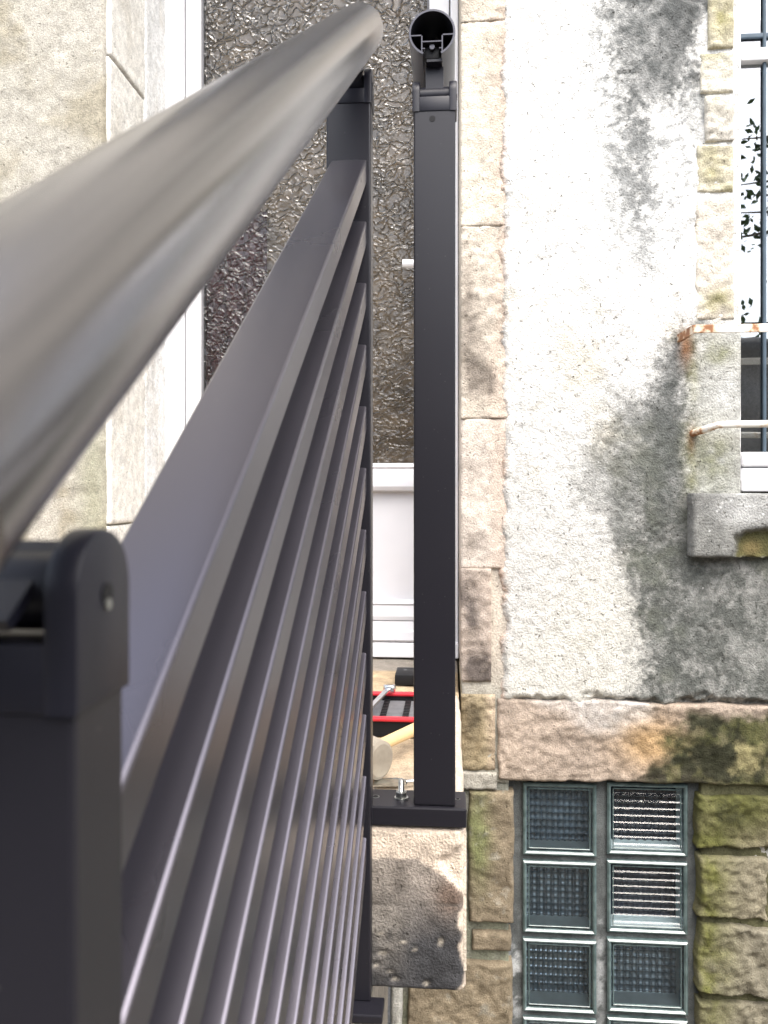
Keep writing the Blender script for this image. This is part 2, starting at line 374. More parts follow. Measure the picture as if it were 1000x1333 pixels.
# --- plaster skin
def plaster_d(P):
    px, py = pix(P); x, z = P[:, 0], P[:, 2]
    edge = sm(-7, 9, px - 652 + 12 * fbm(py / 22, px / 40, 4, 5, .65) * 2)           # ragged left edge over the door stones
    low = sm(-10, 8, 912 - py + 16 * fbm(px / 30, py / 20, 8, 5, .65) * 2)
    right = 1 - .35 * sm(-14, 10, px - 905 + 20 * fbm(py / 30, px / 30, 14, 5, .6) * 2) * (py < 430)
    t = edge * low * right
    d = -.022 + .026 * t + .007 * fbm(x * 4, z * 4, 2, 3) + .0022 * fbm(x * 31 + z * 9, z * 27 - x * 8, 5, 3, .6) + .0034 * fbm(x * 105 + z * 30, z * 95 - x * 22, 6, 2, .6)
    crack = np.abs(fbm(x * 4 + 3, z * 2.2, 41, 5, .55)); d -= .004 * np.clip(1 - crack / .006, 0, 1) * (vn(x * 3, z * 3, 77) > .55)
    return d
ST1 = [(792, -80), (930, -80), (925, 20), (905, 60), (895, 110), (868, 140), (840, 150), (838, 215), (850, 262), (835, 285), (812, 230), (802, 180), (795, 120), (790, 60)]
ST2 = [(905, 425), (880, 440), (850, 470), (838, 520), (805, 510), (788, 545), (780, 575), (752, 605), (756, 650), (788, 680), (812, 720), (826, 790), (826, 850), (822, 925), (1200, 940), (1200, 640), (905, 640), (900, 560)]
ST3 = [(770, -60), (800, 100), (850, 160), (900, 110), (925, 70), (930, 130), (895, 230), (880, 310), (850, 345), (800, 310), (785, 250), (775, 150)]
def plaster_c(P):
    px, py = pix(P); x, z = P[:, 0], P[:, 2]
    n = fbm(x * 7, z * 7, 21, 5, .6); n2 = fbm(x * 24, z * 24, 25, 4, .6)
    c = np.tile([.76, .75, .715], (len(P), 1))
    c = mixc(c, (.66, .60, .48), sm(.05, .3, n + .3 * n2) * .8)
    c = mixc(c, (.42, .41, .375), sm(330, 760, py + 200 * n + 80 * n2) * .55)                      # light falling off downwards, put into the colour as a greyer lower wall
    c = mixc(c, (.40, .40, .38), sm(.10, .3, n2 + .4 * n) * .45)
    hfn = fbm(x * 95 + z * 40, z * 90 - x * 35, 65, 3, .7)
    brk = lambda m: np.clip(m + hfn * 6.0 * m * (1 - m), 0, 1)
    s3 = brk(poly(px, py, ST3, 28, 34, 30, 7)); c = mixc(c, (.34, .345, .335), s3 * .85 * sm(-.12, .12, n2 + hfn + .05))
    s1 = brk(poly(px, py, ST1, 26, 24, 34, 3)) * (1 - .5 * sm(90, 240, py)); c = mixc(c, (.12, .125, .12), np.clip(s1 * (.9 + .9 * n2 + .6 * hfn), 0, 1))
    dk = np.exp(-(((px - 905) / 55) ** 2 + ((py - 40) / 75) ** 2)); c = mixc(c, (.085, .088, .086), dk * s1 * .75)
    s2 = brk(poly(px, py, ST2, 27, 20, 30, 5)) * (.58 + .42 * sm(765, 860, px + .25 * (py - 600))); c = mixc(c, (.105, .11, .10), s2 * np.clip(.9 + .8 * n2 + .7 * hfn, 0, 1))
    c = mixc(c, (.15, .16, .12), s2 * sm(.02, .2, n + .2 * n2) * .4)
    c = mixc(c, (.34, .345, .32), s2 * sm(.06, .24, fbm(x * 11, z * 11, 61, 4, .6)) * .35)
    c = mixc(c, (.62, .60, .53), (1 - s1) * (1 - s2) * sm(.0, .22, fbm(x * 3.2 + 9, z * 3.2, 67, 5, .6)) * .55)
    dk2 = np.exp(-(((px - 885) / 40) ** 2 + ((py - 560) / 110) ** 2)); c = mixc(c, (.10, .105, .10), dk2 * s2 * .7)
    mo = np.exp(-(((px - 905) / 14) ** 2 + ((py - 600) / 70) ** 2)) + np.exp(-(((px - 903) / 9) ** 2 + ((py - 480) / 40) ** 2)); c = mixc(c, (.20, .20, .06), np.clip(mo * (.5 + n2), 0, .7))
    ru = np.exp(-(((px - 893) / 9) ** 2 + ((py - 452) / 24) ** 2)) + .8 * np.exp(-(((px - 901) / 6) ** 2 + ((py - 572) / 16) ** 2)); c = mixc(c, (.20, .09, .035), np.clip(ru * .9, 0, .85))
    c = mixc(c, (.55, .42, .33), 1 - sm(648, 662, px + 20 * n2) )
    jm = sm(902, 916, px + 16 * n2) * (py > 425) * (py < 645)
    c = mixc(c, (.40, .40, .36), jm * .75); c = mixc(c, (.56, .56, .53), jm * np.clip(blob(px, py, 945, 500, 22, 40) * (.7 + 2 * n2), 0, .8))
    c = mixc(c, (.17, .18, .06), jm * np.clip((blob(px, py, 936, 458, 18, 14) + blob(px, py, 932, 595, 22, 34) * .8) * (.9 + 2 * n2), 0, .8))
    rs = np.exp(-(((px - 652) / 4) ** 2 + ((py - 720) / 5) ** 2)); c = mixc(c, (.22, .10, .03), np.clip(rs, 0, 1))
    return c
def cut_open(c):
    x, z = c[:, 0], c[:, 2]
    return ((x > XWL + .012) & (z > ZSILL - .02)) | ((x > XG0 - .03) & (x < XG1 + .03) & (z < ZG1 + .03))
hf('plaster', (XDR + .012, YW, ZB), (1, 0, 0), (0, 0, 1), (0, -1, 0), 1.0, ZT - ZB, .0042, plaster_d, plaster_c, M['plaster'], house, cut=cut_open)
# --- plain runs of the same wall outside the surveyed part
def far_c(P):
    n = fbm(P[:, 0] * 4, P[:, 2] * 4, 71, 5, .6); c = np.tile([.66, .63, .56], (len(P), 1)); c = mixc(c, (.24, .24, .22), sm(0, .25, n)); return c
far_d = lambda P: .012 * fbm(P[:, 0] * 9, P[:, 2] * 9, 15, 4)
hf('plaster', (XDL - 3.2, YW, 0), (1, 0, 0), (0, 0, 1), (0, -1, 0), 2.0, 6.4, .05, far_d, far_c, M['plaster'], house, (0, 0), .3)
for a_, b_, c_, d_ in ((XDL - 1.2, XDL, ZT, ZTD), (XDR + .012, 3.8, ZT, ZTD), (XDL - 1.2, 3.8, ZTD, 6.4)):
    hf('plaster', (a_, YW, c_), (1, 0, 0), (0, 0, 1), (0, -1, 0), b_ - a_, d_ - c_, .05, far_d, far_c, M['plaster'], house, (0, 0), .3)
hf('plaster', (1.55, YW, 0), (1, 0, 0), (0, 0, 1), (0, -1, 0), 2.25, ZT, .04, far_d, far_c, M['plaster'], house, (0, 0), .3)
hf('plaster', (1.0262, YW, 0), (1, 0, 0), (0, 0, 1), (0, -1, 0), .5238, ZSILL - .02, .02, far_d, far_c, M['plaster'], house, (0, 0), .3)
hf('plaster', (XDL - 1.2, YW + .005, 0), (1, 0, 0), (0, 0, 1), (0, -1, 0), 1.2, 1.05, .03, far_d, far_c, M['plaster'], house, (0, 0), .3)
# --- loose stones: one block each
def stone(px0, px1, py0, py1, col, Y=YW - .002, depth=.06, amp=.010, rag=.004, edge=.010, seed=0, paint=None, res=.005, X0=None, X1=None, mat='stone', fq=1.):
    pm = (px0 + px1) / 2
    a, b = W(pm, py1, Y), W(pm, py0, Y); x0 = WX(px0, Y) if X0 is None else X0; x1 = WX(px1, Y) if X1 is None else X1
    def d(P):
        x, z = P[:, 0] + seed, P[:, 2]
        a, b = x * .82 + z * .57, z * .82 - x * .57
        rg = 1 - 2 * np.abs(fbm(a * 15 * fq, b * 22 * fq, seed + 5, 4, .6))
        return amp * (1.1 * fbm(a * 8 * fq, b * 8 * fq, seed, 3) + .5 * (rg - .75) + .8 * fbm(b * 37 * fq, a * 29 * fq, seed + 3, 4, .65) + .5 * fbm(a * 110, b * 100, seed + 8, 2))
    def c(P):
        x, z = P[:, 0] + seed, P[:, 2]; px, py = pix(P)
        n = fbm(x * 10, z * 10, seed + 1, 5, .6); n2 = fbm(x * 40, z * 40, seed + 2, 4, .6)
        q = np.tile(col, (len(P), 1)) * (1 + .5 * n + .45 * n2)[:, None]
        return paint(q, px, py, n, n2) if paint else q
    return hf('stone', (x0, Y, a.z), (1, 0, 0), (0, 0, 1), (0, -1, 0), x1 - x0, b.z - a.z, res, d, c, M[mat], house, (edge, rag), depth, seed=seed)
# door stones (right jamb)
def pq(spots=(), dark=(.2, .17, .14)):
    def f(c, px, py, n, n2):
        c = mixc(c, (.58, .46, .37), sm(628, 648, px + 20 * n) * .5)
        for (cx, cy, rx, ry, k) in spots: c = mixc(c, dark, np.clip(blob(px, py, cx, cy, rx, ry) * k * (1 + 2.5 * n2), 0, .9))
        return c
    return f
J = dict(X0=XDR, Y=YW + .003, depth=.374, rag=.0004, edge=.0012)
stone(600, 662, -190, -37, (.60, .53, .43), seed=1, **J)
stone(600, 662, -37, 28, (.62, .545, .45), seed=2, paint=pq(), **J)
stone(600, 660, 28, 294, (.64, .57, .47), seed=3, amp=.006, paint=pq(), **J)
stone(600, 661, 294, 545, (.60, .53, .44), seed=4, amp=.011, paint=pq([(612, 430, 14, 40, .8), (620, 485, 20, 30, 1.1), (635, 500, 10, 20, .9), (610, 370, 8, 40, .6)]), **J)
stone(600, 660, 545, 740, (.58, .51, .44), seed=5, amp=.006, paint=pq([(618, 708, 14, 12, .6)]), **J)
stone(600, 640, 740, 888, (.44, .37, .31), seed=6, amp=.012, Y=YW - .003, paint=pq([(615, 800, 10, 30, .9), (625, 870, 20, 25, 1.2), (605, 770, 10, 20, .9)], (.09, .075, .068)), **{k: v for k, v in J.items() if k != 'Y'})
stone(600, 645, 904, 1003, (.33, .27, .17), seed=7, amp=.018, paint=pq([(615, 930, 14, 30, .8)], (.10, .08, .05)), **J)
stone(575, 647, 1005, 1027, (.40, .38, .33), seed=17, amp=.012, **J)
# left of the glass blocks
gp = lambda c, px, py, n, n2: mixc(mixc(c, (.16, .19, .07), np.clip(blob(px, py, 622, 1090, 16, 60) * (.8 + 2 * n), 0, .75)), (.34, .33, .28), sm(.1, .25, n2) * .6)
stone(608, 671, 1030, 1205, (.245, .20, .138), seed=8, amp=.012, paint=gp, depth=.09)
stone(612, 668, 1214, 1240, (.245, .20, .138), seed=9, amp=.010, depth=.09, edge=.007)
stone(528, 670, 1251, 1345, (.25, .205, .14), seed=10, amp=.014, depth=.09, paint=gp)
stone(528, 672, 1352, 1480, (.36, .28, .19), seed=12, amp=.014, depth=.09)
stone(506, 525, 1240, 1480, (.50, .49, .44), seed=13, amp=.006, depth=.09)
# lintel over the glass blocks
def lint(c, px, py, n, n2):
    c = mixc(c, (.60, .58, .55), np.clip(poly(px, py, [(690, 905), (850, 905), (845, 935), (800, 958), (770, 950), (740, 930)], 14, 12, 25, 2) * (.6 + n2), 0, .85))
    c = mixc(c, (.42, .27, .12), np.clip(blob(px, py, 850, 968, 45, 34) * .9, 0, .8))
    g = poly(px, py, [(838, 1040), (845, 1010), (872, 985), (868, 960), (905, 935), (960, 930), (1060, 940), (1200, 930), (1200, 1060)], 12, 22, 28, 4)
    c = mixc(c, (.075, .078, .026), np.clip(g * (.95 + .8 * n2), 0, .97)); c = mixc(c, (.022, .023, .013), np.clip(g * sm(-.1, .12, n + .5 * n2), 0, .9))
    c = mixc(c, (.34, .30, .15), np.clip(poly(px, py, [(960, 970), (985, 965), (990, 1000), (955, 1005)], 8, 16, 14, 9) * .7, 0, .7))
    c = mixc(c, (.05, .045, .03), np.clip(blob(px, py, 870, 1015, 60, 12) * 1.1, 0, .9) * sm(-.1, .1, n2))
    return c
stone(645, 1040, 912, 1024, (0.368, 0.300, 0.240), seed=20, amp=.014, depth=.12, edge=.006, paint=lint, rag=.006, X1=.98, Y=YW - .003)
# right of the glass blocks: mossy rubble
def mossy(k):
    def f(c, px, py, n, n2):
        g = np.clip(blob(px, py, 915, 1130, 34, 130) * 1.0 + blob(px, py, 960, 1050, 60, 40) * .9 + blob(px, py, 925, 1290, 30, 60) * .8, 0, 1)
        c = mixc(c, (.12, .125, .03), np.clip(g * (.8 + 1.6 * n + n2), 0, .92)); c = mixc(c, (.045, .045, .02), np.clip(blob(px, py, 950, 1060, 50, 34) * (.7 + 2 * n2), 0, .9)); return c
    return f
RB = dict(depth=.14, edge=.008, rag=.009, Y=YW + .001)
stone(906, 1030, 1034, 1112, (0.198, 0.175, 0.112), seed=30, amp=.019, paint=mossy(1), X1=.98, **RB)
stone(907, 1004, 1115, 1202, (0.224, 0.201, 0.142), seed=32, amp=.020, paint=mossy(1), fq=1.3, **RB)
stone(1007, 1090, 1115, 1202, (.34, .31, .22), seed=34, amp=.022, X1=.98, **RB)
stone(906, 1060, 1205, 1302, (0.221, 0.201, 0.149), seed=33, amp=.021, paint=mossy(1), fq=1.2, X1=.98, **RB)
stone(906, 1030, 1305, 1440, (0.218, 0.198, 0.145), seed=36, amp=.019, paint=mossy(1), X1=.98, **RB)
# jamb stones of the barred window
def jp(sp):
    def f(c, px, py, n, n2):
        c = mixc(c, (.70, .67, .58), sm(-.02, .2, n + .5 * n2) * .6)
        for (cx, cy, rx, ry, k) in sp: c = mixc(c, (.26, .24, .10), np.clip(blob(px, py, cx, cy, rx, ry) * k * (.8 + 2 * n2), 0, .85))
        return c
    return f
XJ = dict(X1=XWL, depth=.15, Y=YW - .002, edge=.003, rag=.0015)
stone(903, 956, -200, -8, (.55, .48, .30), seed=40, **XJ)
stone(922, 956, -5, 62, (.58, .53, .40), seed=41, amp=.014, paint=jp([(940, 20, 20, 30, .8)]), **XJ)
stone(912, 956, 66, 120, (.64, .60, .50), seed=42, amp=.012, paint=jp([(925, 70, 20, 14, .7)]), **XJ)
stone(918, 956, 124, 184, (.64, .60, .52), seed=43, amp=.016, paint=jp([(935, 130, 14, 16, .4)]), **XJ)
stone(908, 956, 187, 250, (.60, .55, .43), seed=44, amp=.014, paint=jp([(928, 215, 22, 30, .7), (948, 245, 14, 8, .6)]), **XJ)
stone(905, 956, 254, 416, (.66, .60, .51), seed=45, amp=.012, paint=jp([(935, 392, 22, 18, .8)]), **XJ)
hf('stone', (WX(915, YW), YW + .016, ZSILL - .03), (1, 0, 0), (0, 0, 1), (0, -1, 0), XWL + .008 - WX(915, YW), W(930, 418, YW).z - ZSILL + .03, .01, None, lambda P: np.tile([.45, .44, .40], (len(P), 1)), M['plaster'], house, (0, 0), .14)
# mortar bed behind the stones
def mort_c(P):
    px, py = pix(P); n = fbm(P[:, 0] * 12, P[:, 2] * 12, 91, 4); c = np.tile([.30, .30, .265], (len(P), 1)) * (1 + .7 * n)[:, None]
    return mixc(c, (.17, .19, .09), sm(-.05, .2, n) * .5 * (py > 1000))
def mort_d(P): return .008 * fbm(P[:, 0] * 30, P[:, 2] * 30, 92, 4, .6)
def mortar(x0, x1, z0, z1, y=YW + .016, depth=.08, c=mort_c): hf('mortar', (x0, y, z0), (1, 0, 0), (0, 0, 1), (0, -1, 0), x1 - x0, z1 - z0, .007, mort_d, c, M['mortar'], house, (0, 0), depth)
def cream_c(P):
    px, py = pix(P); n = fbm(P[:, 0] * 20, P[:, 2] * 20, 95, 4); return mixc(np.tile([.56, .50, .42], (len(P), 1)) * (1 + .5 * n)[:, None], (.36, .35, .30), sm(860, 920, py))
mortar(XDR + .003, XG0 - .014, ZG1, 2.99, y=YW + .009, depth=.36, c=cream_c)
mortar(-.125, XG0 - .014, .3, ZG1 - .001)
mortar(XG1 + .016, 1.0, .3, ZG1 + .02, y=YW + .020, depth=.1, c=lambda P: np.tile([.115, .112, .06], (len(P), 1)) * (1 + 1.2 * fbm(P[:, 0] * 20, P[:, 2] * 20, 97, 4))[:, None])
mortar(XG0 - .02, 1.0, ZG1 + .021, ZLT - .01, y=YW + .03, depth=.06)
# --- left part of the wall and the left door jamb
def left_c(P):
    px, py = pix(P); n = fbm(P[:, 0] * 8 + P[:, 1] * 8, P[:, 2] * 8, 101, 5, .6); n2 = fbm(P[:, 0] * 30 + P[:, 1] * 30, P[:, 2] * 30, 102, 4, .6)
    c = np.tile([.44, .415, .355], (len(P), 1)) * (1 + .4 * n2)[:, None]
    c = mixc(c, (.31, .275, .195), sm(0, .22, n) * .7); c = mixc(c, (.50, .475, .42), sm(.02, .25, -n + .3 * n2) * .6)
    return mixc(c, (.30, .30, .20), np.clip(blob(px, py, 122, 640, 22, 110), 0, 1) * .7)
hf('wall_face', (XDL - 1.2, YW, 1.055), (1, 0, 0), (0, 0, 1), (0, -1, 0), 1.193, ZT - 1.055, .0065, lambda P: .010 * fbm(P[:, 0] * 7, P[:, 2] * 7, 111, 3) + .006 * fbm(P[:, 0] * 34, P[:, 2] * 34, 112, 4, .6), left_c, M['stone'], house, (.012, .004), .3)
def jamb_c(col):
    def f(P):
        n = fbm(P[:, 1] * 18, P[:, 2] * 10, 121, 5, .6); n2 = fbm(P[:, 1] * 60, P[:, 2] * 50, 122, 4, .6)
        return mixc(np.tile(col, (len(P), 1)) * (1 + .35 * n2)[:, None], (.58, .54, .46), sm(0, .25, n) * .5)
    return f
zs = [1.055, 1.52, 1.92, W(160, 105, 1.95).z, ZTD]
for i, (a, b) in enumerate(zip(zs, zs[1:])):
    hf('stone', (XDL - .002 + .003 * (i % 2), YW + .014, a + .002), (0, 1, 0), (0, 0, 1), (1, 0, 0), .215, b - a - .003, .006,
       lambda P: .004 * fbm(P[:, 1] * 30, P[:, 2] * 22, 131, 4, .6), jamb_c((.80, .775, .71)), M['stone'], house, (.0025, .001), .08, seed=i)
hf('render_strip', (XDL + .002, YW + .2285, 1.055), (0, 1, 0), (0, 0, 1), (1, 0, 0), YD - YW - .2285, ZTD - 1.055, .006,
   lambda P: .004 * fbm(P[:, 1] * 30, P[:, 2] * 14, 141, 4, .6), jamb_c((.78, .78, .76)), M['plaster'], house, (.003, .002), .08)
# --- door
XF0, XF1 = XDL - .03, XDR - .001
XP0, XP1 = WX(264, YD), WX(556, YD)
ZDB = ZL + .005; ZPB = W(510, 603, YD).z
def mould(bm, x0, x1, y, z0, z1, prof):
    """horizontal moulding: prof = (t along height 0..1, projection)"""
    pts = [(y + .03, z0)] + [(y - p, z0 + t * (z1 - z0)) for t, p in prof] + [(y + .03, z1)]
    prism(bm, pts, lambda a, b: Vector((x0, a, b)), lambda a, b: Vector((x1, a, b)))
door = box('door', XF0 + .045, XF1 - .018, YD + .012, YD + .06, ZDB + .06, ZPB - .001, M['pvc_shaded'], house, .002)
def dpart(name, *a, **k): return box(name, *a, M[k.pop('m', 'pvc')], door, **k)
dpart('frame', XF0, XF0 + .085, YD - .004, YD + .08, ZDB, ZTD, bev=.004)
dpart('frame', XF1 - .022, XF1, YD - .004, YD + .08, ZDB, ZTD, bev=.004)
dpart('stile', XF0 + .088, XP0 - .006, YD + .002, YD + .06, ZPB + .001, ZTD, bev=.004)
dpart('stile', XP1 + .006, XF1 - .025, YD + .002, YD + .06, ZPB + .001, ZTD, bev=.004)
dpart('seal', XP0 - .006, XP0, YD + .006, YD + .03, ZPB + .001, ZTD, m='pvc_gap', bev=.001)
dpart('seal', XP1, XP1 + .006, YD + .006, YD + .03, ZPB + .001, ZTD, m='pvc_gap', bev=.001)
bm = bmesh.new(); z = lambda py: W(510, py, YD).z
mould(bm, XF0 + .06, XF1 - .026, YD, z(640), z(603), [(0, .002), (.05, .014), (.18, .019), (.6, .017), (.8, .010), (.86, .014), (1, .006)])
bm_obj('rail_moulding', bm, M['pvc_shaded'], door, 25)
bm = bmesh.new()
mould(bm, XF0 + .06, XF1 - .026, YD, z(806), z(781), [(0, .018), (.2, .020), (.75, .012), (.85, .016), (1, .003)])
mould(bm, XF0 + .06, XF1 - .026, YD - .008, z(833), z(807), [(0, .020), (.1, .026), (.5, .022), (.6, .012), (1, .008)])
bm_obj('rail_moulding', bm, M['pvc_shaded'], door, 25)
dpart('threshold', XF0, XF1, YD - .03, YD + .06, ZDB - .002, z(834), bev=.003)
dpart('pane', XP0, XP1, YD + .014, YD + .018, ZPB + .001, ZTD, m='doorglass', bev=0)
hd = dpart('handle', XP1 + .02, XP1 + .06, YD - .010, YD + .004, W(540, 400, YD).z, W(540, 318, YD).z, bev=.006)
hz = W(530, 345, YD - .05).z
bm = bmesh.new(); xh = XP1 + .04
tube(bm, [(xh, YD - .008, hz), (xh, YD - .045, hz), (xh - .01, YD - .055, hz), (WX(524, YD - .055), YD - .055, hz + .002)], [.009, .009, .011, .012], 12)
bm_obj('lever', bm, M['pvc'], hd, 50)
# behind the door glass: curtain, and a cloth panel added to catch light
rm = bmesh.new(); bbox(rm, -1.0, .2, YD + .075, YD + .10, ZL - .3, 3.7); bm_obj('room_backing', rm, M['lining_cloth'], house, None)
bm = bmesh.new(); prev = None
for i in range(60):
    t = i / 59; x = WX(285, YD + .15) - .25 + t * .42; y = YD + .048 + .012 * math.sin(t * 40) + .006 * math.sin(t * 93)
    cur = [bm.verts.new((x, y, ZL)), bm.verts.new((x, y, W(300, 290, YD + .15).z))]
    if prev: bm.faces.new((prev[0], cur[0], cur[1], prev[1]))
    prev = cur
bm_obj('curtain', bm, M['curtain'], house, 60)
# --- barred window
YG = YW + .105
win = box('window', XWL - .01, XWL + .045, YG - .02, YG + .05, W(980, 627, YG).z, ZT, M['pvc'], house, .004)
def wpart(name, *a, m='pvc', bev=.003): return box(name, *a, M[m], win, bev)
XR = 1.53
def wz(py): return W(980, py, YG).z
wpart('frame', XWL + .0455, XR, YG - .018, YG + .05, wz(640), wz(609), bev=.004)
wpart('frame', XWL + .0455, XR, YG - .024, YG + .04, wz(608), wz(589), bev=.006)
wpart('transom', XWL + .0455, XR, YG - .02, YG + .04, wz(84), wz(67), bev=.004)
wpart('frame', XR - .05, XR, YG - .025, YG + .045, wz(589), ZT)
wpart('mullion', 1.04, 1.10, YG - .026, YG + .045, wz(589), ZT)
wpart('pane', XWL + .02, XR, YG, YG + .003, wz(600), ZT, m='winglass', bev=0)
M['blue'] = plain('blue_grey_bar', (.07, .10, .13), .5, .3)
xm = WX(989, YG + .02)
wpart('glazing_bar', xm - .003, xm + .005, YG - .010, YG - .002, wz(589), ZT, m='blue')
wpart('glazing_bar', XWL + .0455, XR, YG - .0085, YG - .001, wz(52), wz(45), m='blue')
box('room_backing', XWL - .3, 2.2, YG + .5, YG + .55, .9, 3.2, M['dark'], house, 0)
# sill
def sill_c(P):
    px, py = pix(P); n = fbm(P[:, 0] * 14, P[:, 2] * 14, 151, 5, .6); n2 = fbm(P[:, 0] * 50, P[:, 2] * 50, 152, 4, .6)
    c = np.tile([.20, .20, .185], (len(P), 1)) * (1 + 1.1 * n2 + .8 * n)[:, None]; c = mixc(c, (.52, .52, .50), np.clip(blob(px, py, 975, 662, 45, 22) * (.8 + n), 0, .85))  # dark base left of the pale patch has side shading put into the colour
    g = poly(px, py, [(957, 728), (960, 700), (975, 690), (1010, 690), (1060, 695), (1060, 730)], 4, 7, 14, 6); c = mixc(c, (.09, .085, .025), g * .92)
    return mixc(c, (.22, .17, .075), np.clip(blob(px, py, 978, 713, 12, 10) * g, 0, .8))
def sill_d(P):
    px, py = pix(P); g = poly(px, py, [(957, 728), (960, 700), (975, 690), (1010, 690), (1060, 695), (1060, 730)], 4, 7, 14, 6)
    return .005 * fbm(P[:, 0] * 40, P[:, 2] * 40, 153, 4, .6) - .022 * g
YS = YW - .048
zs0, zs1 = W(930, 727, YS).z, W(930, 641, YS).z
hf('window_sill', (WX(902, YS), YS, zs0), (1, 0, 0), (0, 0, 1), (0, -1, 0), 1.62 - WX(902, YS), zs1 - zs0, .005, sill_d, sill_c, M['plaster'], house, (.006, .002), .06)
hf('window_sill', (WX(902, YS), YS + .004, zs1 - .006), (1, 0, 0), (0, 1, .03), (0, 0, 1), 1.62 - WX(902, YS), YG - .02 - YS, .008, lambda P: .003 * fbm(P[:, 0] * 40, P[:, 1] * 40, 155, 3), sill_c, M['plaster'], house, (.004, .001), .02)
# bars across the window
def bar(name, bm):
    o = bm_obj(name, bm, M['paintbar'], house, 40); me = o.data
    at = me.color_attributes.new('Col', 'FLOAT_COLOR', 'POINT'); x0 = min(v.co.x for v in me.vertices)
    for i, v in enumerate(me.vertices):
        k = max(0, .22 - (v.co.x - x0) * 2.6); at.data[i].color = (k, k, k, 1)
    return o
YB = YW - .115
b0 = W(903, 428, YB); hb = .0085
bm = bmesh.new(); xs = np.linspace(b0.x, 1.6, 30)
for a, b in zip(xs, xs[1:]): pass
bbox(bm, b0.x, 1.62, YB, YB + .006, b0.z - hb, b0.z + hb, .0012)
a0 = W(889, 437, YW)
prism(bm, [(-.004, -hb), (.003, -hb), (.003, hb), (-.004, hb)], lambda a, b: Vector((b0.x + a + .003, YB + .003, b0.z + b)), lambda a, b: Vector((b0.x + a, YW + .03, b0.z + b)))
bmesh.ops.subdivide_edges(bm, edges=bm.edges[:], cuts=6, use_grid_fill=True)
bar('window_bar', bm)
YB2 = YW - .06; r0 = W(935, 553, YB2)
bm = bmesh.new(); w0 = W(899, 565, YW + .004); pts = [w0 + Vector((-.004, .03, -.004)), w0, w0 * .45 + r0 * .55 + Vector((-.004, 0, -.002))]
pts += [r0 + Vector((t, 0, .0015 * math.sin(t * 15))) for t in np.linspace(0, .95, 26)]
tube(bm, pts, [.0075] * 2 + [.0078] * (len(pts) - 2), 10); bar('window_bar', bm)
# --- glass block window
YGB = YW + .026
zrow = [(1021, 1115), (1123, 1217), (1225, 1320), (1328, 1420)]
def con_c(P):
    px, py = pix(P); n = fbm(P[:, 0] * 30, P[:, 2] * 30, 161, 5, .6); c = np.tile([.115, .125, .125], (len(P), 1)) * (1 + .8 * n)[:, None]
    w = blob(px, py, 672, 1270, 9, 60) + .7 * blob(px, py, 782, 1270, 6, 70); return mixc(c, (.55, .57, .58), np.clip(w * sm(-.02, .12, n), 0, .85))
gwin = hf('glass_block_window', (XG0 - .02, YGB + .014, .35), (1, 0, 0), (0, 0, 1), (0, -1, 0), XG1 - XG0 + .04, ZG1 + .02 - .35, .005,
          lambda P: .004 * fbm(P[:, 0] * 40, P[:, 2] * 40, 162, 4, .6), con_c, M['concrete'], house,
          cut=lambda c: None if False else np.any([(c[:, 0] > WX(a, YGB)) & (c[:, 0] < WX(b, YGB)) & (c[:, 2] > W(785, r[1], YGB).z) & (c[:, 2] < W(785, r[0], YGB).z) for a, b in ((685, 773), (795, 892)) for r in [(q[0] + 3, q[1] - 3) for q in zrow]], axis=0))
def ring(bm, x0, x1, z0, z1, w, y0, y1, bev):
    """square frame with rounded lip: w wide, from y0 (front) to y1 (back)"""
    prof = [(0, y1), (0, y0 + bev), (bev, y0), (w - bev, y0), (w, y0 + bev), (w, y1)]
    cs = [(x0, z0, 1, 1), (x1, z0, -1, 1), (x1, z1, -1, -1), (x0, z1, 1, -1)]
    g = [[bm.verts.new((cx + sx * t, y, cz + sz * t)) for t, y in prof] for cx, cz, sx, sz in cs]
    for i in range(4):
        a, b = g[i], g[(i + 1) % 4]
        for k in range(len(prof) - 1): bm.faces.new((a[k], b[k], b[k + 1], a[k + 1]))
    bmesh.ops.recalc_face_normals(bm, faces=bm.faces[:])
def rib(t): return ((1 + math.cos(2 * math.pi * t)) / 2) ** 3
def wavy(bm, x0, x1, z0, z1, y, ax, az, nx, nz, kx, kz):
    gx, gz = nx * 10 if ax else 2, nz * 10 if az else 2
    V = [[bm.verts.new((x0 + (x1 - x0) * i / gx, y - ax * rib(kx * i / gx) - az * rib(kz * j / gz), z0 + (z1 - z0) * j / gz)) for i in range(gx + 1)] for j in range(gz + 1)]
    for j in range(gz):
        for i in range(gx): bm.faces.new((V[j][i], V[j][i + 1], V[j + 1][i + 1], V[j + 1][i]))
rnd = random.Random(5)
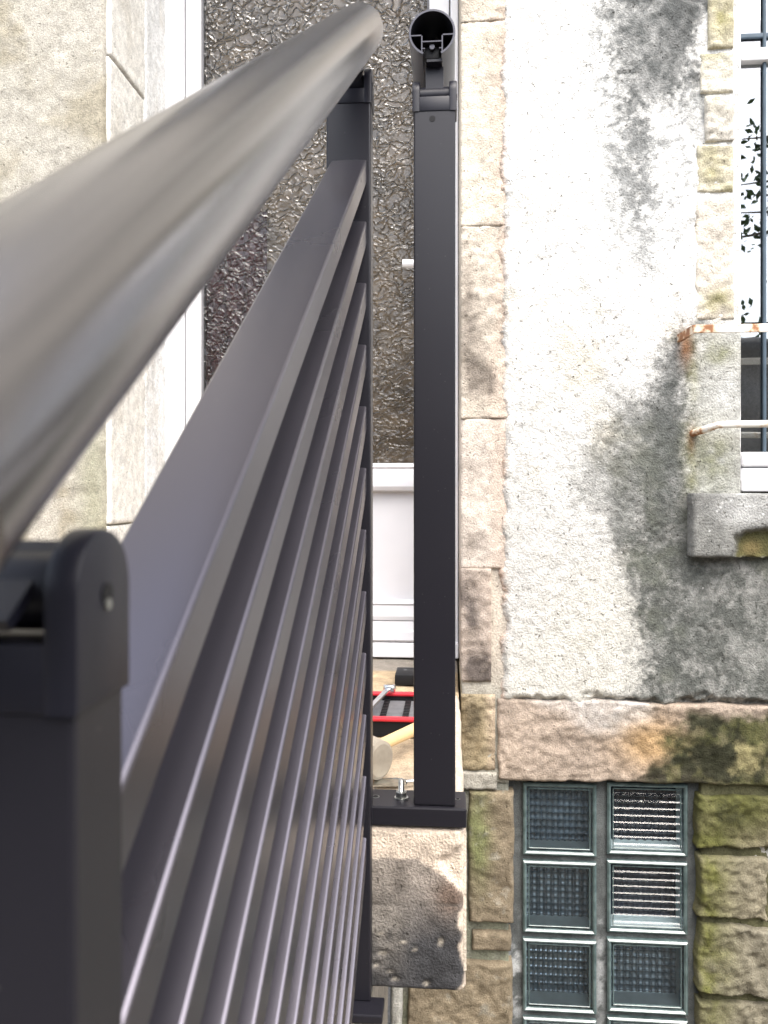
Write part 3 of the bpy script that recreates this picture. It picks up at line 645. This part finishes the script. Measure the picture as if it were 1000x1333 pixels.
for ci, (pa, pb) in enumerate(((681, 777), (791, 896))):
    for ri, (ra, rb) in enumerate(zrow):
        x0, x1 = WX(pa, YGB), WX(pb, YGB); z1, z0 = W((pa + pb) / 2, ra, YGB).z, W((pa + pb) / 2, rb, YGB).z
        j = rnd.uniform(-.002, .002)
        bm = bmesh.new(); ring(bm, x0, x1, z0, z1, .0085, YGB + j, YGB + .075, .0035)
        gb = bm_obj('glass_block', bm, M['blockbody'], gwin, 40)
        bm = bmesh.new(); q0, q1, q2, q3 = x0 + .0087, x1 - .0087, z0 + .0087, z1 - .0087; f_, k_ = YGB + .014, YGB + .0735
        vv = [[bm.verts.new((qx, qy, qz)) for qx, qz in ((q0, q2), (q1, q2), (q1, q3), (q0, q3))] for qy in (f_, k_)]
        for i4 in range(4): bm.faces.new((vv[0][i4], vv[0][(i4 + 1) % 4], vv[1][(i4 + 1) % 4], vv[1][i4]))
        bm_obj('edge_coating', bm, M['coating'], gb, None)
        bm = bmesh.new(); ring(bm, x0 + .013, x1 - .013, z0 + .013, z1 - .013, .0022, YGB + j + .006, YGB + .010, .0008)
        bm_obj('inner_rim', bm, M['blockbody'], gb, 40)
        horiz = ci == 1 and ri < 2
        bm = bmesh.new(); e = .0085
        if horiz: wavy(bm, x0 + e + .004, x1 - e - .004, z0 + e + .012, z1 - e - .004, YGB + .011, 0, .0040, 1, 8, 0, 8)
        else: wavy(bm, x0 + e, x1 - e, z0 + e, z1 - e, YGB + .010, .0007, .0, 11, 1, 11, 0)
        bm_obj('front_pane', bm, M['blockpane'], gb, 80)
        bm = bmesh.new(); wavy(bm, x0 + e, x1 - e, z0 + e, z1 - e, YGB + .071, (.0045, .003, .0022, .004)[ri], (.0045, .0036, .003, .004)[(ri + ci) % 4], *((11, 9, 11, 9), (9, 10, 9, 10), (13, 8, 13, 8), (11, 9, 11, 9))[(ri + ci) % 4])
        bm_obj('back_pane', bm, M['darkback'] if horiz else M['blockback'], gb, 80)
box('room_backing', XG0 - .05, XG1 + .05, YGB + .10, YGB + .13, .3, ZG1 + .03, M['dark'], house, 0)

# ================================================================== STAIRS AND LANDING
stairs = empty('stone_stairs', (-.6, 1.1, 0), 'sandstone steps rising beside the railing to a thick landing slab', 'stairs')
YE, XE = 1.086, WX(609, 1.09)
ZBOT = ZL - .228
def slab_c(P):
    px, py = pix(P); x, z = P[:, 0], P[:, 2]; n = fbm(x * 14, z * 14, 171, 5, .6); n2 = fbm(x * 45, z * 45, 172, 4, .6)
    c = np.tile([.74, .62, .50], (len(P), 1)) * (1 + .3 * n2)[:, None]
    s = poly(px, py, [(380, 1116), (545, 1117), (556, 1127), (572, 1138), (588, 1148), (602, 1162), (606, 1176), (598, 1190), (596, 1205), (603, 1216), (598, 1232), (601, 1250), (606, 1262), (601, 1282), (590, 1300), (380, 1300)], 2.5, 3, 9, 3)
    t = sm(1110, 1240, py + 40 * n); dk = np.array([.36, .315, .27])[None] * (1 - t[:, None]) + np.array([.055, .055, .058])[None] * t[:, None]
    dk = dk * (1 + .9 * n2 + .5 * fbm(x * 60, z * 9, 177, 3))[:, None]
    dk = mixc(dk, (.17, .115, .085), np.clip(blob(px, py, 588, 1165, 22, 24), 0, .8)); dk = mixc(dk, (.32, .29, .25), np.clip(blob(px, py, 500, 1200, 26, 60) * (.7 + 2 * n2), 0, .7))
    c = c * (1 - s[:, None]) + dk * s[:, None]
    for cx, cy, rx, ry in ((574, 1226, 4, 6), (514, 1274, 6, 4), (555, 1280, 5, 4), (498, 1240, 7, 3), (490, 1255, 6, 3), (508, 1265, 5, 3), (495, 1215, 5, 3), (540, 1236, 4, 4), (525, 1226, 6, 2)):
        c = mixc(c, (.50, .45, .37), np.clip(blob(px, py, cx, cy, rx, ry) * 1.6 - .5 + n2, 0, 1) * .9)
    c = mixc(c, (.20, .17, .14), np.clip(blob(px, py, 520, 1079, 40, 5), 0, 1) * .6)
    c = mixc(c, (.14, .125, .11), np.exp(-((py - 1178 - 6 * n) / 1.4) ** 2) * .6)
    return c
def slab_d(P):
    px, py = pix(P); x, z = P[:, 0], P[:, 2]
    d = .005 * fbm(x * 18, z * 18, 173, 4, .6) + .0025 * fbm(x * 90, z * 90, 174, 3)
    ch = poly(px, py, [(604, 1060), (604, 1100), (570, 1120), (590, 1148), (604, 1163), (640, 1170), (640, 1060)], 4, 6, 12, 8); d -= .007 * ch
    for cx, cy, rx, ry in ((574, 1226, 4, 6), (514, 1274, 6, 4), (555, 1280, 5, 4), (498, 1240, 7, 3), (490, 1255, 6, 3), (508, 1265, 5, 3)): d -= .006 * blob(px, py, cx, cy, rx, ry)
    d -= .010 * sm(594, 612, px + 8 * fbm(py / 9, px * 0, 176, 4)) * (py > 1160)
    d -= .0015 * np.exp(-((py - 1178) / 1.6) ** 2)
    return d
land = hf('landing_slab', (-1.35, YE, ZBOT), (1, 0, 0), (0, 0, 1), (0, -1, 0), XE + 1.35, ZL - ZBOT, .0035, slab_d, slab_c, M['stone'], stairs, (.010, .004), .04)
def floor_c(P):
    x, y = P[:, 0], P[:, 1]; n = fbm(x * 9, y * 9, 181, 5, .6); n2 = fbm(x * 40, y * 40, 182, 4, .6)
    c = np.tile([.47, .36, .23], (len(P), 1)) * (1 + .5 * n + .5 * n2)[:, None]
    c = mixc(c, (.60, .49, .36), np.clip(1.3 - np.abs(y - 1.2) * 5, 0, 1)); c = mixc(c, (.30, .27, .23), sm(2.02, 2.05, y)); c = mixc(c, (.60, .52, .42), sm(-.02, .01, x) * (y < 1.8))
    return mixc(c, (.24, .16, .09), np.clip(sm(.08, .3, n + .3 * n2) * .7, 0, .7))
fd = lambda P: .005 * fbm(P[:, 0] * 14, P[:, 1] * 14, 183, 4, .6) - .003
hf('landing_top', (-1.35, YE + .009, ZL), (1, 0, 0), (0, 1, 0), (0, 0, 1), XE + 1.35, YW - YE - .01, .006, fd, floor_c, M['stone'], stairs, (.008, .003), .2)
hf('door_step', (XDL + .008, YW, ZL), (1, 0, 0), (0, 1, 0), (0, 0, 1), XDR - XDL - .012, YD - YW - .005, .006, fd, floor_c, M['stone'], stairs, (.003, .001), .2)
step_c = lambda P: np.tile([.27, .24, .2], (len(P), 1)) * (1 + fbm(P[:, 0] * 12, P[:, 1] * 12 + P[:, 2] * 12, 191, 5, .6))[:, None]
ZS = [.905, .679, .4525, .226]
for i, zt in enumerate(ZS):
    y1 = YE - .012 - i * .335; y0 = y1 - .335
    hf('step', (-1.35, y0 + .002, zt), (1, 0, 0), (0, 1, 0), (0, 0, 1), 1.255, .333, .02, lambda P: .004 * fbm(P[:, 0] * 14, P[:, 1] * 14, 193 + i, 4), step_c, M['stone'], stairs, (.010, .003), zt)
hf('landing_pier', (-1.3, YE + .03, 0), (1, 0, 0), (0, 0, 1), (0, -1, 0), 1.165, ZBOT + .02, .02, fd, step_c, M['stone'], stairs, (.01, .003), .68)

# ================================================================== STAIR RAILING
SL = math.atan(.678); cS, sS = math.cos(SL), math.sin(SL)
YF, YN, DP = 1.063, .2170, .034      # front of far post, front of near post, post depth
X1 = WX(482.5, YF); X0 = X1 - .060; XC = (X0 + X1) / 2
railing = empty('stair_railing', (XC, YF, .905), 'dark aluminium stair railing with sloping slats and loose round handrail', 'railing')
def extr_rail(bm, c, ax, up, s0, s1, Rr, full=True):
    """round handrail profile with a slotted channel in its underside"""
    X = ax.cross(up).normalized(); n = 56; g = .0125 / Rr; a0 = math.asin(g)
    def mp(s): return lambda a, b: c + ax * s + X * a + up * b
    th = [a0 + (2 * math.pi - 2 * a0) * i / n for i in range(n + 1)]
    A = lambda r: [(r * math.sin(t), -r * math.cos(t)) for t in th]
    prism(bm, A(Rr) + A(Rr - .0026)[::-1], mp(s0), mp(s1))
    t = .0016; ri = Rr - .002; yb = -math.sqrt(ri * ri - .0145 ** 2); yl = -.004
    bars = [[(-.0145, yb), (-.0145 + t, yb), (-.0145 + t, yl), (-.0145, yl)], [(.0145 - t, yb), (.0145, yb), (.0145, yl), (.0145 - t, yl)],
            [(-ri, yl), (-.0145, yl), (-.0145, yl + t), (-ri, yl + t)], [(.0145, yl), (ri, yl), (ri, yl + t), (.0145, yl + t)],
            [(-.0145 + t, -.0125), (.0145 - t, -.0125), (.0145 - t, -.011), (-.0145 + t, -.011)],
            [(-.0145 + t, -.0215), (-.0095, -.0215), (-.0095, -.0203), (-.0145 + t, -.0203)], [(.0095, -.0215), (.0145 - t, -.0215), (.0145 - t, -.0203), (.0095, -.0203)]]
    for p in bars: prism(bm, p, mp(s0 + .0004), mp(s1 - .0004))
def post(parent, xc, yf, zb, zt, wd=.060, mat='alu_dark'):
    return box('post', xc - wd / 2, xc + wd / 2, yf, yf + DP, zb, zt, M[mat], parent, .0022, 2)
def cap(parent, xc, yf, zt, wd=.063, h=.052, slot=.032):
    """plastic fork cap: two rounded ears either side of a slot; zt = top of ears"""
    d0, d1 = yf - .0018, yf + DP + .0018; r = (d1 - d0) / 2; yc = (d0 + d1) / 2; bm = bmesh.new()
    for s in (-1, 1):
        xa, xb = (xc + s * wd / 2, xc + s * (wd / 2 - .0105))
        prof = [(d0, zt - h), (d0, zt - r)] + [(yc - r * math.cos(a), zt - r + r * math.sin(a)) for a in np.linspace(.15, math.pi - .15, 14)] + [(d1, zt - r), (d1, zt - h)]
        prism(bm, prof, lambda a, b: Vector((xa, a, b)), lambda a, b: Vector((xb, a, b)))
    es = [e for e in bm.edges if abs(e.verts[0].co.x - e.verts[1].co.x) < 1e-6]
    bmesh.ops.bevel(bm, geom=es, offset=.0016, segments=2, profile=.5, affect='EDGES')
    bbox(bm, xc - wd / 2 + .0100, xc + wd / 2 - .0100, d0 + .0005, d1 - .0005, zt - h + .0003, zt - slot, .0008)
    o = bm_obj('cap', bm, M['cap'], parent, 30)
    for s in (-1, 1):      # pivot screw in each ear
        bm = bmesh.new(); x = xc + s * (wd / 2)
        tube(bm, [(x - s * .004, yc, zt - r - .001), (x + s * .0006, yc, zt - r - .001)], .0034, 14); bm_obj('screw_socket', bm, M['black'], o, 40)
        bm = bmesh.new(); tube(bm, [(x - s * .004, yc, zt - r - .0040), (x + s * .0010, yc, zt - r - .0040)], .0018, 10); bm_obj('screw', bm, M['zinc'], o, 40)
    return o
def knuckle(parent, xc, yf, zt, ax, up, L, bx=0.):
    """swivel bracket: barrel between the ears and an arm up to the handrail"""
    yc = yf + DP / 2; z = zt - .019; bm = bmesh.new()
    tube(bm, [(xc - .0205, yc, z), (xc + .0205, yc, z)], .0120, 20)
    c = Vector((xc, yc, z)); X = Vector((1, 0, 0))
    prism(bm, [(-.0122, -.010), (.0122, -.010), (.0122, .010), (-.0122, .010)], lambda a, b: c + X * a + ax * b, lambda a, b: c + X * (a + bx) + ax * b + up * L)
    prism(bm, [(-.0105, -.024), (.0105, -.024), (.0105, .012), (-.0105, .012)], lambda a, b: c + X * (a + bx) + ax * b + up * L, lambda a, b: c + X * (a + bx) + ax * b + up * (L + .004))
    return bm_obj('swivel_bracket', bm, M['cap'], parent, 35)
zf_top = W(483, 83, YF).z; zn_top = W(125, 688, .233).z
zf_bot = .918
pf = post(railing, XC, YF, zf_bot, zf_top - .052 + .004)
cap(pf, XC, YF, zf_top)
box('base_plate', XC - .075, X1 + .018, YF - .028, YF + DP + .008 - .03, .9065, .9178, M['alu_dark'], pf, .002)
pn = post(railing, XC, YN, .4525 + .0015, zn_top - .052 + .004)
cap(pn, XC, YN, zn_top)
box('base_plate', XC - .075, X1 + .018, YN - .03, YN + DP + .03, .4545, .466, M['alu_dark'], pn, .002)
AX = Vector((0, cS, sS)); UP = Vector((0, -sS, cS))
# handrail, measured by its two silhouettes
Rr = .0315; al, dl = R(35.4), R(12.45); D = Rr / math.sin(dl)
HC = Vector((-D * math.cos(al), 0, CZ)) + UP * (-D * math.sin(al))
bm = bmesh.new(); extr_rail(bm, HC, AX, UP, (.160 - .0593) / cS, (1.062 - .0475) / cS, Rr)
bm_obj('handrail', bm, M['alu_rail'], railing, 30)
knuckle(pf, XC, YF, zf_top, AX, UP, .018, .008); knuckle(pn, XC, YN, zn_top, AX, UP, .006, .004)
# slats
xs1 = WX(477.5, YF); xs0 = WX(430.5, YF)
ztop = [W(478, 208 + 80.2 * i, YF).z for i in range(12)]
th = .0262; b = .0021; w = xs1 - xs0
prof = [(xs0, -th + b), (xs0, -b), (xs0 + b, 0)] + [(xs0 + b + (w - 2 * b) * t, .0009 * math.sin(math.pi * t)) for t in (.04, .15, .35, .5, .65, .85, .96)] + \
       [(xs1 - b, 0), (xs1 - b * .29, -b * .29), (xs1, -b), (xs1, -th + b), (xs1 - b, -th), (xs0 + b, -th)]
bm = bmesh.new(); ya, yb_ = YN + DP + .0004, YF - .0004
prism(bm, prof, lambda a, v: Vector((a, ya, (v + (ya - YF) * sS) / cS)), lambda a, v: Vector((a, yb_, (v + (yb_ - YF) * sS) / cS)))
me0 = bpy.data.meshes.new('slat'); bm.to_mesh(me0); bm.free(); me0.materials.append(M['alu']); me0.shade_smooth(); me0.set_sharp_from_angle(angle=R(10))
for i, z0 in enumerate(ztop):
    o = bpy.data.objects.new('slat', me0); COL.objects.link(o); o.parent = railing
    o.location = Vector((0, 0, z0)) - railing.location

# ================================================================== FREE-STANDING END POST
YP = 1.092; xp0, xp1 = WX(538.5, YP), WX(593, YP); xpc = (xp0 + xp1) / 2
zpl1 = W(560, 1052, YE - .001).z; zpl0 = ZL - .0005
ep = empty('end_post', (xpc, YP, ZL), 'upright dark aluminium post on base plate with cut handrail stub on top', 'post')
wp = xp1 - xp0
zc_top = W(563, 100, YP).z
pe = post(ep, xpc, YP, zpl1 + .0004, zc_top - .044 + .004, wp)
cp = cap(ep, xpc, YP, zc_top, wp + .004, .0470, .027)
bm = bmesh.new(); h0 = W(563, 154.5, YP)
tube(bm, [(h0.x, YP + .002, h0.z), (h0.x, YP - .0005, h0.z)], .0042, 16); bm_obj('screw_hole', bm, M['black'], pe, 40)
bp = box('base_plate', WX(440, YE), XE - .0015, YE - .001, YE + .064, zpl0, zpl1, M['alu_dark'], ep, .0022)
Y_ = Vector((0, 1, 0)); Z_ = Vector((0, 0, 1))
tc_ = W(562.5, 42, 1.074); bm = bmesh.new(); extr_rail(bm, tc_, Y_, Z_, 0, .30, .0312); bm_obj('handrail', bm, M['alu_stub'], ep, 30)
knuckle(ep, xpc, YP, zc_top, Y_, Z_, .036)
bm = bmesh.new()
bbox(bm, tc_.x - .010, tc_.x + .010, 1.084, 1.125, tc_.z - .030, tc_.z - .0135, .001); bm_obj('slide_block', bm, M['black'], ep, 30)
bm = bmesh.new(); tube(bm, [(tc_.x, 1.078, tc_.z - .017), (tc_.x, 1.10, tc_.z - .017)], .0036, 12); bm_obj('screw', bm, M['alu_stub'], ep, 40)
# anchor bolt: washer, hex nut, stud
b0 = W(522.5, 1037, YE + .030); bx, by = b0.x, YE + .030
bm = bmesh.new(); tube(bm, [(bx, by, zpl1 + .0002), (bx, by, zpl1 + .0022)], .0098, 28); ws = bm_obj('washer', bm, M['zinc'], bp, 40)
bm = bmesh.new(); tube(bm, [(bx, by, zpl1 + .0024), (bx, by, zpl1 + .0030), (bx, by, zpl1 + .0096), (bx, by, zpl1 + .0104)], [.0078, .0083, .0083, .0076], 6); bm_obj('nut', bm, M['zinc'], bp, 20)
bm = bmesh.new(); pts, rr = [], []
for i in range(23): pts.append((bx, by, zpl1 + .009 + i * .00082)); rr.append(.0046 if i % 2 else .0040)
tube(bm, pts, rr, 16); bm_obj('bolt', bm, M['zinc'], bp, 60)
for (hx, hy, hr) in ((489, 1034, .0042), (596, 1037, .0026)):
    p = W(hx, hy, YE + .034); bm = bmesh.new(); tube(bm, [(p.x, YE + .034, zpl1 - .003), (p.x, YE + .034, zpl1 + .0003)], hr * 1.35, 18); bm_obj('bolt_hole_rim', bm, M['zinc'], bp, 40)
    bm = bmesh.new(); tube(bm, [(p.x, YE + .034, zpl1 - .003), (p.x, YE + .034, zpl1 + .0006)], hr, 18); bm_obj('bolt_hole', bm, M['black'], bp, 40)

# ================================================================== TOOLS ON THE LANDING
zf = ZL + .001
# black block near the door
kb = empty('plastic_block', (-.04, 1.9, zf), 'small flat black plastic block lying near the white door', 'block')
bm = bmesh.new(); bbox(bm, WX(514, 1.87), WX(514, 1.87) + .105, 1.87, 1.955, zf, zf + .024, .002); bm_obj('body', bm, M['black'], kb, 40)
bm = bmesh.new(); q = (WX(514, 1.87) + .022, 1.925); tube(bm, [(*q, zf + .020), (*q, zf + .0243)], .004, 12); bm_obj('hole', bm, M['pvc_gap'], kb, 40)
# tool tray
ty0, ty1 = 1.475, 1.675; tx0, tx1 = -.36, -.004; tzt = zf + .031
tr = empty('tool_tray', ((tx0 + tx1) / 2, (ty0 + ty1) / 2, zf), 'black tool tray with red edges holding a wrench', 'tray')
bm = bmesh.new(); bbox(bm, tx0 + .004, tx1 - .004, ty0 + .004, ty1 - .004, zf, zf + .006)
for a in ((tx0 + .004, tx1 - .004, ty0 + .004, ty0 + .010), (tx0 + .004, tx1 - .004, ty1 - .010, ty1 - .004), (tx0 + .004, tx0 + .010, ty0 + .0101, ty1 - .0101), (tx1 - .010, tx1 - .004, ty0 + .0101, ty1 - .0101)):
    bbox(bm, *a, zf + .0061, tzt - .004)
bm_obj('tray_body', bm, M['black'], tr, 40)
box('red_rim', tx0, tx1, ty0, ty0 + .014, tzt - .0039, tzt + .004, M['red'], tr, .003)
box('red_rim', tx0, tx1, ty1 - .014, ty1, tzt - .0039, tzt + .004, M['red'], tr, .003)
box('tray_insert', tx0 + .0105, tx1 - .0105, ty0 + .0105, ty1 - .0105, zf + .0065, zf + .018, M['greyfoam'], tr, .001)
for pxr in (500, 529, 470):
    x = WX(pxr, 1.57)
    bm = bmesh.new()
    for k in range(15): bbox(bm, x - .006, x + .006, ty0 + .016 + k * .0115, ty0 + .0235 + k * .0115, zf + .0183, zf + .0215, .0008)
    bm_obj('ribbed_clip', bm, M['black'], tr, 40)
# ring spanner
def ringhead(bm, c, ro, ri, h, tilt):
    n = 24; V = []
    for k in range(n):
        a = 2 * math.pi * k / n; rin = ri * (1 + .06 * math.cos(12 * a)); V.append([bm.verts.new(c + tilt @ Vector((r * math.cos(a), r * math.sin(a), z))) for r, z in ((rin, -h), (ro * .93, -h), (ro, -h * .4), (ro, h * .4), (ro * .93, h), (rin, h))])
    for k in range(n):
        a, b = V[k], V[(k + 1) % n]
        for i in range(6): bm.faces.new((a[i], b[i], b[(i + 1) % 6], a[(i + 1) % 6]))
pA = W(507, 909, ty1 - .01); pA.z = tzt + .0125
pB = Vector((WX(478, ty0 + .02), ty0 + .02, tzt + .0095))
dr = (pA - pB).normalized(); pB2 = pB - dr * .04; pB2.z = pB.z
sp = empty('wrench', pA.copy(), 'chrome ring wrench lying across the red edged tray', 'wrench'); sp.location.z = tzt
tl = Matrix.Rotation(R(-8), 3, 'X')
bm = bmesh.new(); ringhead(bm, pA, .0135, .0085, .0062, tl); bmesh.ops.recalc_face_normals(bm, faces=bm.faces[:]); bm_obj('ring_head', bm, M['chrome'], sp, 35)
sx = dr.cross(Z_).normalized(); sz = sx.cross(dr)
bm = bmesh.new(); st = pA - dr * .012
prism(bm, [(-.0068, -.0015), (-.005, -.003), (.005, -.003), (.0068, -.0015), (.0068, .0015), (.005, .003), (-.005, .003), (-.0068, .0015)], lambda a, b: st + sx * a + sz * b, lambda a, b: pB2 + sx * a * .85 + sz * b * .9)
bm_obj('shank', bm, M['chrome'], sp, 40)
# mallet
mh = W(476, 992, 1.262); mh.z = zf + .0345
dh = Vector((.50, .86, 0)).normalized(); ah = Vector((.80, -.60, 0)).normalized()
ml = empty('mallet', (mh.x, mh.y, zf), 'pale round headed mallet with wooden handle lying on the landing', 'mallet')
bm = bmesh.new(); hc = mh - ah * .012
tube(bm, [hc + ah * t for t in (-.046, -.043, 0, .043, .046)], [.025, .030, .0345, .030, .025], 30); bm_obj('mallet_head', bm, M['rubber'], ml, 30)
bm = bmesh.new(); tube(bm, [hc + dh * t for t in (.02, .06, .12, .18, .22, .226)], [.0095, .0098, .0105, .0115, .012, .008], 16); bm_obj('handle', bm, M['wood'], ml, 40)
# chisel
ch = W(512, 1016, 1.235); ch.z = zf + .004
cs = empty('chisel', (ch.x, ch.y, zf), 'flat grey steel chisel lying behind the base plate', 'chisel')
bm = bmesh.new(); prism(bm, [(-.03, -.014), (.004, -.010), (.020, -.0035), (.020, .0035), (.004, .010), (-.03, .014)], lambda a, b: ch + Vector((a, b, -.003)), lambda a, b: ch + Vector((a, b, .0035 if a > -.02 else -.001))); bm_obj('blade', bm, M['zinc'], cs, 30)
bm = bmesh.new(); tube(bm, [ch + Vector((.0202, 0, .0008)), ch + Vector((.075, .018, .0012))], .0036, 12); bm_obj('shank', bm, M['chrome'], cs, 40)
